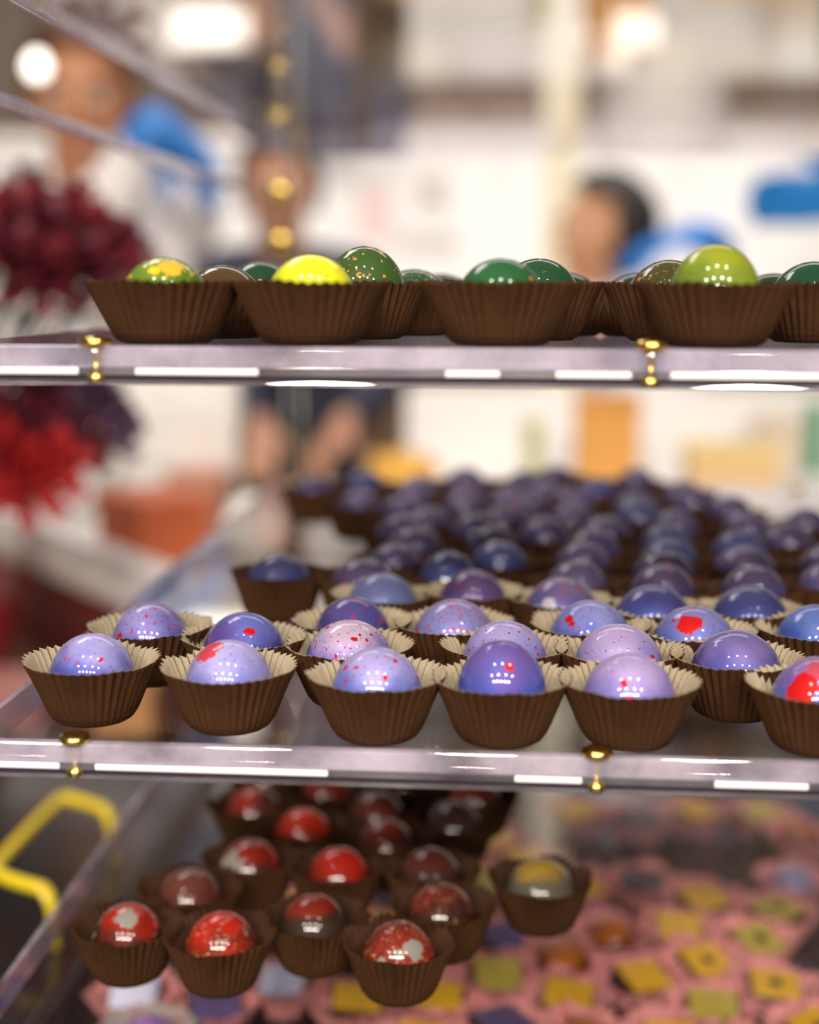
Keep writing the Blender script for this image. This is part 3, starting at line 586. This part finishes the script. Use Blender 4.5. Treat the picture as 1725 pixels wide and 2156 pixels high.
# lamps hanging in front of the taupe wall
def light_box(px, py, w_, h_, Y, label, strength, name='light_box'):
    p = W(px, py, Y); e = empty(name, (p.x, Y, p.z)); tag(e, label, 'lamp')
    box('housing', (-w_/2-.008, 0.012, -h_/2-.008), (w_/2+.008, .06, h_/2+.008), plain('lamp_housing', (.6, .58, .55), .4), e, .004)
    box('diffuser', (-w_/2, 0, -h_/2), (w_/2, .0118, h_/2), plain('lamp_glow_'+label[:8].replace(' ', '_'), (1, .93, .80), .5, emis=strength), e, .003)
    box('hanger', (-.008, .025, h_/2+.0083), (.008, .041, 2.95-p.z), NEAR_BLACK, e)
light_box(440, 62, .19, .075, 3.7, 'wide glowing light box on the taupe wall over the white coat', 1.9)
light_box(1338, 66, .10, .07, 3.7, 'small square glowing light box on the taupe wall', 1.7)
light_box(1195, 76, .10, .028, 3.75, 'thin glowing light strip on the taupe wall', 2.4)
light_box(1300, 122, .05, .035, 3.7, 'tiny amber light box under the square one', .9)
p = W(78, 141, 1.9); e = empty('bulb_lamp', (p.x, 1.9, p.z)); tag(e, 'small round bare bulb on a dark cord', 'lamp')
link('bulb', lathe_me('bulb', [(.003, -.016), (.012, -.011), (.016, 0), (.012, .011), (.006, .018)], 20), plain('bulb_glow', (1, .95, .85), .4, emis=2.5), e)
link('cord', tube_me('cord', [(0, 0, .0185), (0, 0, .6), (0, 0, 1.2)], .003, 8), NEAR_BLACK, e)
# dark duct hanging from above
a, b = W(585, 200, 3.6), W(735, 200, 3.6)
dk = empty('duct', ((a.x+b.x)/2, 3.6, 1.68)); tag(dk, 'dark navy upright duct in front of the taupe wall', 'duct')
hw = (b.x-a.x)/2
box('shaft', (-hw, 0, .05), (hw, .16, 1.3), plain('navy_sheet_metal', (.030, .032, .055), .45, .3, 4), dk, .004)
box('collar', (-hw-.012, -.012, 0), (hw+.012, .172, .0498), plain('navy_collar', (.05, .045, .07), .4), dk, .003)
for zz in (.45, .9): box('band', (-hw-.004, -.004, zz), (hw+.004, -.0005, zz+.025), NEAR_BLACK, dk)
# ------------------------------------------------------------------ left neighbour: low table with flowers, tray and sweets
LT = empty('side_table', (-.95, 1.62, 0)); tag(LT, 'brown wooden side table beside the display counter', 'table')
LZ = .86
box('table_top', (-.60, -.45, LZ-.03), (.85, .28, LZ), plain('rosewood_top', (.20, .085, .06), .35, .3, 8), LT, .004)
for x in (-.52, .77):
    for y in (-.38, .2): box('leg', (x-.025, y-.025, 0), (x+.025, y+.025, LZ-.0302), WOOD, LT, .003)
# long white tray lip (diagonal) and terracotta box
A, B = on_z(-60, 1060, LZ+.14), on_z(425, 1240, LZ+.14)
def bar_between(name, A, B, thick, h, mat, parent):
    d = B-A; L = math.hypot(d.x, d.y); o = box(name, (0, -thick/2, 0), (L, thick/2, h), mat, parent, .002); o.location = (A.x, A.y, 0); o.rotation_euler = (0, 0, math.atan2(d.y, d.x)); return o
wt = empty('white_tray', (0, 0, LZ+.095)); tag(wt, 'long white tray with a raised lip on the brown side table', 'tray')
bar_between('front_lip', A, B, .030, .042, plain('white_glaze', (.90, .88, .87), .25, coat=.5), wt).location.z = .0103
n_ = Vector((-(B-A).y, (B-A).x, 0)).normalized()
o = bar_between('tray_floor', A+n_*.075, B+n_*.075, .17, .010, plain('white_glaze_floor', (.80, .74, .70), .3), wt)
rs = empty('riser', (0, 0, LZ)); tag(rs, 'maroon riser block under the white tray', 'riser')
bar_between('block', A+n_*.08, B+n_*.08, .13, .088, plain('maroon_lacquer', (.16, .018, .022), .35, .2), rs).location.z = .0003
bar_between('cap', A+n_*.08, B+n_*.08, .14, .006, plain('maroon_cap', (.10, .012, .016), .35), rs).location.z = .0886
def terr(px0, px1, py, Y, z0, h, dpt, col, label, rz=0):
    a, b = W(px0, py, Y), W(px1, py, Y); e = empty('gift_box', ((a.x+b.x)/2, Y, z0), rz); hw = (b.x-a.x)/2
    tag(e, label, 'box'); m = plain('gift_'+label[:16].replace(' ', '_'), col, .5, .15, 12)
    box('body', (-hw, -dpt/2, .0003), (hw, dpt/2, h*.75), m, e, .003); box('lid', (-hw-.003, -dpt/2-.003, h*.75+.0003), (hw+.003, dpt/2+.003, h), m, e, .003)
terr(215, 425, 1110, 1.44, LZ+.1055, .082, .075, (.72, .17, .06), 'terracotta orange gift box standing in the white tray', -.85)
terr(365, 475, 1010, 1.80, LZ, .165, .07, (.62, .27, .18), 'rosy tan gift box behind the terracotta one')
terr(290, 500, 880, 1.86, LZ, .29, .04, (.88, .85, .82), 'tall white gift box at the back of the side table')
terr(205, 330, 1290, 1.20, LZ, .06, .05, (.80, .42, .16), 'apricot gift box in front of the white tray')
terr(-60, 100, 1330, 1.24, LZ, .045, .07, (.40, .17, .15), 'dusky rose gift box at the near edge of the side table')
# bowls / egg cups
def egg(px, py, Y, r, h, label, col, base, foot=(.35, .34, .26)):
    p = W(px, py, Y); e = empty('egg_cup', (p.x, Y, base)); tag(e, label, 'egg cup')
    cz = p.z-base
    link('egg', lathe_me('egg', [(r*.05, cz-h*.5)]+[(r*math.sin(PI*k/12)*(1.08-.16*k/12), cz-h*.5*math.cos(PI*k/12)) for k in range(1, 12)]+[(r*.04, cz+h*.5)], 24), plain('egg_glaze_'+label[:5], col, .35, coat=.3), e)
    link('stem', lathe_me('stem', [(r*.95, .0003), (r*1.0, .012), (r*.55, .03), (r*.5, max(.04, cz-h*.75)), (r*.80, cz-h*.32), (r*.70, cz-h*.30)], 24), plain('olive_stoneware', foot, .5, .15, 30), e)
egg(532, 1110, 1.33, .030, .066, 'cream white egg standing in an olive stoneware egg cup', (.95, .93, .86), LZ)
egg(704, 1135, 1.36, .032, .060, 'white egg with orange blush in a short stoneware cup', (.90, .88, .86), LZ, (.70, .55, .45))
egg(228, 985, 1.82, .024, .055, 'greyish white egg in a slender stoneware cup', (.80, .77, .74), LZ)
# bouquet of dark red roses in a red vase
def rose_me(seed):
    rnd = random.Random(seed); vs, fs = [], []
    for ring_, (n, r, h, ln) in enumerate(((3, .006, .030, .020), (5, .013, .026, .022), (6, .021, .018, .024), (7, .028, .009, .024))):
        for k in range(n):
            a = 2*PI*k/n + ring_*.6 + rnd.uniform(-.15, .15); wd = 2*PI/n*.75; b0 = len(vs)
            for j in range(4):
                t = j/3
                for i in range(5):
                    s_ = (i/4-.5); aa = a+s_*wd*(1-.35*t*t); rad = r*(.35+.65*t)*(1+.25*t*t) - .003*math.cos(s_*PI)*0
                    vs.append((rad*math.cos(aa), rad*math.sin(aa), h*t*1.0-ring_*.003+.004*(1-4*s_*s_)*t))
            for j in range(3):
                for i in range(4): q = b0+j*5+i; fs.append((q, q+1, q+6, q+5))
    me = bpy.data.meshes.new('bloom'); me.from_pydata(vs, [], fs); me.update()
    for p_ in me.polygons: p_.use_smooth = True
    return me
ROSE = [plain('dark_red_petal', (.19, .012, .022), .55, .3, 40), plain('maroon_petal', (.10, .008, .020), .55, .3, 40), plain('plum_petal', (.10, .045, .10), .55, .3, 40), plain('scarlet_petal', (.42, .020, .022), .5, .2, 40)]
rose_mes = []
for k in range(4):
    m = rose_me(k); m.materials.append(ROSE[k]); rose_mes.append(m)
LEAF = plain('dark_leaf', (.035, .06, .025), .5, .2)
vz = empty('vase', (-.545, 1.30, LZ)); vz.scale = (.75, .75, 1); tag(vz, 'round deep red vase of roses on the side table', 'vase')
link('vessel', lathe_me('vessel', [(.05, .0003), (.075, .03), (.092, .08), (.085, .13), (.055, .17), (.058, .19), (.050, .19), (.046, .165)], 32), plain('deep_red_glaze', (.28, .02, .025), .3, .2, coat=.6), vz)
link('neck_ring', lathe_me('neck_ring', [(.0555, .166), (.060, .169), (.060, .173), (.0557, .176)], 32), plain('dark_ring', (.08, .02, .03), .4), vz)
vc = Vector((-.545, 1.30, LZ+.185))
blooms = [(30, 470, 1.10, 0), (95, 500, 1.08, 1), (170, 505, 1.10, 0), (235, 535, 1.12, 1), (20, 560, 1.05, 1), (90, 580, 1.06, 0), (165, 570, 1.07, 1), (225, 590, 1.10, 0), (-20, 510, 1.15, 0), (60, 430, 1.22, 1), (150, 460, 1.2, 0),
          (110, 860, 1.16, 2), (180, 850, 1.18, 2), (60, 830, 1.14, 1), (30, 900, 1.13, 1), (35, 985, 1.12, 3), (100, 975, 1.13, 3), (215, 900, 1.2, 2), (140, 930, 1.16, 1), (-10, 950, 1.12, 3), (60, 1015, 1.12, 3)]
rn = ['dark red', 'maroon', 'dusky plum', 'scarlet']
for (px, py, Y, k) in blooms:
    p = W(px, py, Y); e = empty('rose', p); tag(e, rn[k] + ' rose in the bunch by the clear stand', 'flower', rn[k] + ' roses in the bunch')
    b = link('bloom', rose_mes[k], None, e); b.scale = (1.15, 1.15, 1.15)
    dv = (p-vc); b.rotation_euler = Vector((dv.x, dv.y-.10, abs(dv.z)+.1)).to_track_quat('Z', 'Y').to_euler()
    low = vc-p
    mid = low*.5 + Vector((.0, .03, .02))
    link('stem', tube_me('stem', smooth_path([Vector((0, 0, -.002)), mid, low], 4), .0022, 7), LEAF, e)
    lf = bpy.data.meshes.new('leaf'); lf.from_pydata([(0, 0, 0), (.012, -.01, .004), (.034, 0, -.004), (.012, .010, .004), (.015, 0, -.002)], [], [(0, 1, 4), (1, 2, 4), (2, 3, 4), (3, 0, 4)]); lf.update()
    l = link('leaf', lf, LEAF, e); l.location = low*.12; l.rotation_euler = (0, .4, random.uniform(0, 6))
# ------------------------------------------------------------------ people in the workroom
def prim_sphere(bm, c, r, m=None, seg=14):
    res = bmesh.ops.create_uvsphere(bm, u_segments=seg, v_segments=seg//2+2, radius=1)
    for v in res['verts']:
        q = Vector((v.co.x*r[0], v.co.y*r[1], v.co.z*r[2]))
        v.co = (m @ q if m else q) + Vector(c)
def prim_cone(bm, a, b, ra, rb, seg=12, flat=1.0, axis=None):
    a, b = Vector(a), Vector(b); prim_sphere(bm, a, (ra,)*3, None, 10); prim_sphere(bm, b, (rb,)*3, None, 10)
    d = b-a; L = d.length
    if L < 1e-5: return
    q = d.to_track_quat('Z', 'Y').to_matrix()
    res = bmesh.ops.create_cone(bm, cap_ends=True, segments=seg, radius1=ra, radius2=rb, depth=L)
    for v in res['verts']: v.co = q @ v.co + (a+b)/2
def fuse(name, bm, voxel, mat, parent, smooth_it=4):
    me = mesh_from(bm, name+'_raw'); o = bpy.data.objects.new(name, me); COL.objects.link(o)
    md = o.modifiers.new('r', 'REMESH'); md.mode = 'VOXEL'; md.voxel_size = voxel; md.use_smooth_shade = True
    if smooth_it: sm = o.modifiers.new('s', 'SMOOTH'); sm.factor = .5; sm.iterations = smooth_it
    dg = bpy.context.evaluated_depsgraph_get(); dg.update()
    m2 = bpy.data.meshes.new_from_object(o.evaluated_get(dg)); m2.name = name
    bpy.data.objects.remove(o)
    m2.materials.clear(); m2.materials.append(mat)
    return link(name, m2, None, parent, smooth=True)
def hand(bm, wrist, tip_dir, palm_n, s, grow=0.0, curl=.5):
    """palm, four unequal bent fingers and a thumb from the side of the palm"""
    d = Vector(tip_dir).normalized(); n = Vector(palm_n); n = (n-d*n.dot(d)).normalized(); sd = d.cross(n)
    w0 = Vector(wrist)
    for k, o in enumerate((-.030, -.010, .010, .030)):
        prim_cone(bm, w0+sd*o*.6*s+d*.012*s, w0+d*.088*s+sd*o*s, (.015+grow)*s, (.0125+grow)*s)
        ln = (.062, .076, .080, .070)[k]*s; p0 = w0+d*.090*s+sd*o*1.08*s; dd = d.copy(); r = (.0088+grow)*s
        for j in range(3):
            c = curl*(.5+.5*j); dd = (d*math.cos(c)+n*math.sin(c)).normalized(); p1 = p0+dd*ln*(.45, .32, .25)[j]
            prim_cone(bm, p0, p1, r, r*.92); p0 = p1; r *= .92
    t0 = w0+d*.022*s+sd*.030*s; t1 = t0+(d*.55+sd*.75+n*.25).normalized()*.042*s; t2 = t1+(d*.85+sd*.3+n*.35).normalized()*.034*s
    prim_cone(bm, t0, t1, (.014+grow)*s, (.011+grow)*s); prim_cone(bm, t1, t2, (.0105+grow)*s, (.0085+grow)*s)
def person(label, x, y, H, face, arms, skin, top_col, leg_col, hair_col, gloves=None, nod=0.0, base_z=0.0, apron=None, lean=(0, 0), scarf=None):
    """face = heading angle; arms = two (elbow, wrist, finger direction, palm normal) in world space"""
    root = empty('person', (x, y, base_z)); tag(root, label, 'person')
    s = H/1.70; F_ = Vector((math.cos(face), math.sin(face), 0)); S_ = Vector((F_.y, -F_.x, 0)); U_ = Vector((0, 0, 1))
    O = Vector((0, 0, 0)); P = lambda f, sd, u: O + F_*f*s + S_*sd*s + U_*u*s
    SK = plain('skin_'+label[:12].replace(' ', '_'), skin, .5, .08, 20); TOPM = plain('top_'+label[:12].replace(' ', '_'), top_col, .8, .10, 14, bump=.15)
    LEGM = plain('trousers_'+label[:12].replace(' ', '_'), leg_col, .85, .1, 14); HAIR = plain('hair_'+label[:12].replace(' ', '_'), hair_col, .5, .3, 60)
    bm = bmesh.new(); ct = bmesh.new(); lg = bmesh.new()
    hd = P(.035+lean[0], 0, 1.575-lean[1]); M3 = Matrix((F_, S_, U_)).transposed() @ Matrix.Rotation(nod, 3, 'Y')
    hl = lambda f, sd, u: hd + M3 @ Vector((f*s, sd*s, u*s))
    prim_sphere(bm, hd, (.094*s, .074*s, .105*s), M3, 24); prim_sphere(bm, hl(.018, 0, -.055), (.068*s, .056*s, .066*s), M3, 18)
    prim_sphere(bm, hl(.062, 0, -.100), (.022*s, .024*s, .017*s), M3)
    prim_cone(bm, hl(.088, 0, .012), hl(.108, 0, -.028), .009*s, .015*s); prim_cone(bm, hl(.082, -.03, .026), hl(.082, .03, .026), .012*s, .012*s)
    for sd in (-1, 1):
        prim_sphere(bm, hl(-.004, sd*.076, -.008), (.020*s, .009*s, .032*s), M3); prim_sphere(bm, hl(.06, sd*.042, -.03), (.026*s, .024*s, .026*s), M3)
    prim_cone(bm, hl(.080, -.016, -.066), hl(.080, .016, -.066), .009*s, .009*s)
    prim_cone(bm, P(0, 0, 1.40), P(.012+lean[0]*.8, 0, 1.50-lean[1]*.8), .062*s, .052*s)
    sh = [P(0, sd*.178, 1.375) for sd in (-1, 1)]
    for B_, g in ((bm, 0.0), (ct, .016)):
        for sd in (-1, 1):
            prim_cone(B_, P(.0, sd*.075, 1.31), P(0, sd*.06, 1.05), (.098+g)*s, (.088+g)*s); prim_cone(B_, P(0, sd*.06, 1.05), P(-.01, sd*.075, .90), (.088+g)*s, (.100+g)*s)
            prim_cone(B_, P(0, sd*.05, 1.40), P(0, sd*.165, 1.375), (.05+g*.6)*s, (.058+g*.6)*s)
        prim_sphere(B_, P(.02, 0, 1.25), ((.105+g)*s, (.14+g)*s, (.16+g)*s), Matrix((F_, S_, U_)).transposed(), 18)
    for sd in (-1, 1):
        for B_, g in ((bm, 0.0), (lg, .014)):
            prim_cone(B_, P(-.01, sd*.085, .90), P(.01, sd*.09, .50), (.088+g)*s, (.058+g)*s); prim_cone(B_, P(.01, sd*.09, .50), P(-.015, sd*.09, .10), (.056+g)*s, (.038+g*1.3)*s)
        prim_cone(bm, P(-.02, sd*.09, .055), P(.13, sd*.10, .030), .038*s, .028*s)
    for k, (el, wr, fd, pn) in enumerate(arms):
        el, wr = Vector(el)-root.location, Vector(wr)-root.location
        for B_, g in ((bm, 0.0), (ct, .013)):
            prim_cone(B_, sh[k], el, (.050+g)*s, (.040+g)*s); prim_cone(B_, el, wr if B_ is bm else el+(wr-el)*.80, (.040+g)*s, (.027+g)*s)
        hand(bm, wr, fd, pn, s*.98)
        if gloves:
            gl = bmesh.new(); prim_cone(gl, wr+(el-wr)*.22, wr, .041*s, .034*s); hand(gl, wr, fd, pn, s*.98, .0035)
            fuse('glove', gl, .0070, plain('nitrile_'+label[:12].replace(' ', '_'), gloves, .35, .12, 12), root, 2)
    fuse('body', bm, .0088, SK, root, 3)
    fuse('top_garment', ct, .012, TOPM, root, 4); fuse('trousers', lg, .013, LEGM, root, 4)
    # hair: cap over crown and back, face left free
    hb = bmesh.new(); res = bmesh.ops.create_uvsphere(hb, u_segments=32, v_segments=24, radius=1)
    kill = []
    for v in hb.verts:
        c = v.co.copy()
        if (c.x > .18 and c.z < .52) or c.z < -.62 or (c.x > .62 and c.z < .70): kill.append(v)
        k_ = 1.0+.03*noise.noise(c*6); v.co = hl(-.010, 0, .010) + M3 @ Vector((c.x*.106*s*k_, c.y*.086*s*k_, c.z*.112*s*k_))
    bmesh.ops.delete(hb, geom=kill, context='VERTS')
    h = link('hair', mesh_from(hb, 'hair'), HAIR, root, smooth=True); md = h.modifiers.new('thick', 'SOLIDIFY'); md.thickness = .012*s; md.offset = -1
    EYE = plain('eye_white', (.85, .83, .80), .2); IR = plain('iris', (.03, .02, .015), .2)
    for sd in (-1, 1):
        eb = bmesh.new(); prim_sphere(eb, hl(.083, sd*.031, .004), (.011*s, .013*s, .009*s), M3); ey = link('eye', mesh_from(eb, 'eye'), EYE, root, smooth=True)
        ib = bmesh.new(); prim_sphere(ib, hl(.0915, sd*.031, .004), (.004*s, .0055*s, .0055*s), M3); link('iris', mesh_from(ib, 'iris'), IR, ey, smooth=True)
        bb = bmesh.new(); prim_cone(bb, hl(.094, sd*.018, .028), hl(.086, sd*.046, .028), .0045*s, .0035*s); link('eyebrow', mesh_from(bb, 'eyebrow'), HAIR, root, smooth=True)
    mb = bmesh.new(); prim_cone(mb, hl(.0885, -.018, -.066), hl(.0885, .018, -.066), .0055*s, .0055*s); link('mouth', mesh_from(mb, 'mouth'), plain('lip', (.45, .16, .13), .4), root, smooth=True)
    fb = bmesh.new()
    for sd in (-1, 1): prim_cone(fb, P(-.025, sd*.09, .045), P(.14, sd*.10, .034), .046*s, .034*s)
    fuse('shoes', fb, .012, plain('shoe_black', (.02, .02, .022), .5), root, 2)
    if scarf:
        sb = bmesh.new()
        for k in range(16):
            a, b = 2*PI*k/16, 2*PI*(k+1)/16
            q = lambda t: P(-.02+.095*math.cos(t), .135*math.sin(t), 1.435-.02*math.cos(t)+.012*math.sin(3*t))
            prim_cone(sb, q(a), q(b), .042*s, .042*s, 10)
        prim_cone(sb, P(-.11, .02, 1.44), P(-.16, .03, 1.36), .045*s, .035*s)
        fuse('scarf', sb, .010, plain('blue_scarf_knit', scarf, .8, .15, 30, bump=.3), root, 2)
    if apron:
        ab = bmesh.new()
        prim_sphere(ab, P(.035, 0, 1.02), (.110*s, .150*s, .36*s), Matrix((F_, S_, U_)).transposed(), 22)
        fuse('apron', ab, .014, plain('apron_'+label[:12].replace(' ', '_'), apron, .8, .1, 14), root, 2)
    return root
V = Vector
# person looking aside in a blue shirt
h = W(1258, 490, 2.85); Hh = 1.70*(h.z-0.0)/1.475
person('person in a white coat and blue scarf, short black hair, head turned aside', h.x+.12, 2.85, Hh, PI*1.06, [(V((h.x+.02, 3.1, h.z-.42)), V((h.x-.16, 3.02, h.z-.36)), V((-1, 0, -.1)), V((0, 0, -1))), (V((h.x+.14, 2.74, h.z-.36)), V((h.x-.08, 2.72, h.z-.34)), V((-1, 0, -.1)), V((0, 0, -1)))],
       (.52, .26, .14), (.84, .81, .80), (.05, .05, .07), (.018, .013, .010), lean=(.09, .10), scarf=(.03, .20, .62))
# white-coated worker with blue gloves at the left
h = W(195, 205, 2.45); Hh = 1.70*h.z/1.575; gw = W(325, 265, 2.22); ge = W(215, 450, 2.25)
person('person in a white coat holding up a blue-gloved hand', h.x-.02, 2.45, Hh, -PI*.42, [(V((h.x-.26, 2.35, h.z-.46)), V((h.x-.18, 2.15, h.z-.52)), V((.2, -.9, -.1)), V((0, 0, -1))), (ge, gw, V((.72, -.1, -.62)), V((-.5, -.7, -.5)))],
       (.46, .20, .10), (.84, .80, .80), (.30, .30, .34), (.10, .045, .02), gloves=(.03, .19, .58), nod=.25)
# person in dark clothes working at the table
h = W(640, 405, 3.15); Hh = 1.70*h.z/1.575; t1 = W(690, 925, 2.62); t2 = W(545, 945, 2.66)
person('person in dark navy clothes with both hands lowered beside the work table', h.x-.03, 3.02, Hh, -PI*.5, [(V((t1.x+.10, 2.86, h.z-.38)), V((t1.x+.02, 2.68, 1.0)), V((-.35, -.5, -.55)), V((0, -.2, -1))), (V((t2.x-.10, 2.86, h.z-.38)), V((t2.x-.0, 2.70, .99)), V((.1, -.8, -.4)), V((0, -.2, -1)))],
       (.45, .22, .13), (.022, .024, .045), (.03, .03, .04), (.03, .018, .012), nod=.3)
# worker at the right, mostly outside the picture, with a blue-gloved arm
g = W(1600, 428, 2.4)
person('person in a white coat reaching out with a blue glove beside the table', g.x+.62, 2.95, 1.74, PI*1.15, [(V((g.x+.62, 3.28, 1.18)), V((g.x+.45, 3.22, 1.02)), V((-1, 0, -.1)), V((0, 0, -1))), (V((g.x+.44, 2.56, 1.36)), V((g.x+.14, 2.40, g.z+.005)), V((-1, 0, .02)), V((0, -1, -.3)))],
       (.48, .24, .14), (.84, .81, .80), (.25, .25, .28), (.06, .03, .015), gloves=(.015, .20, .58))
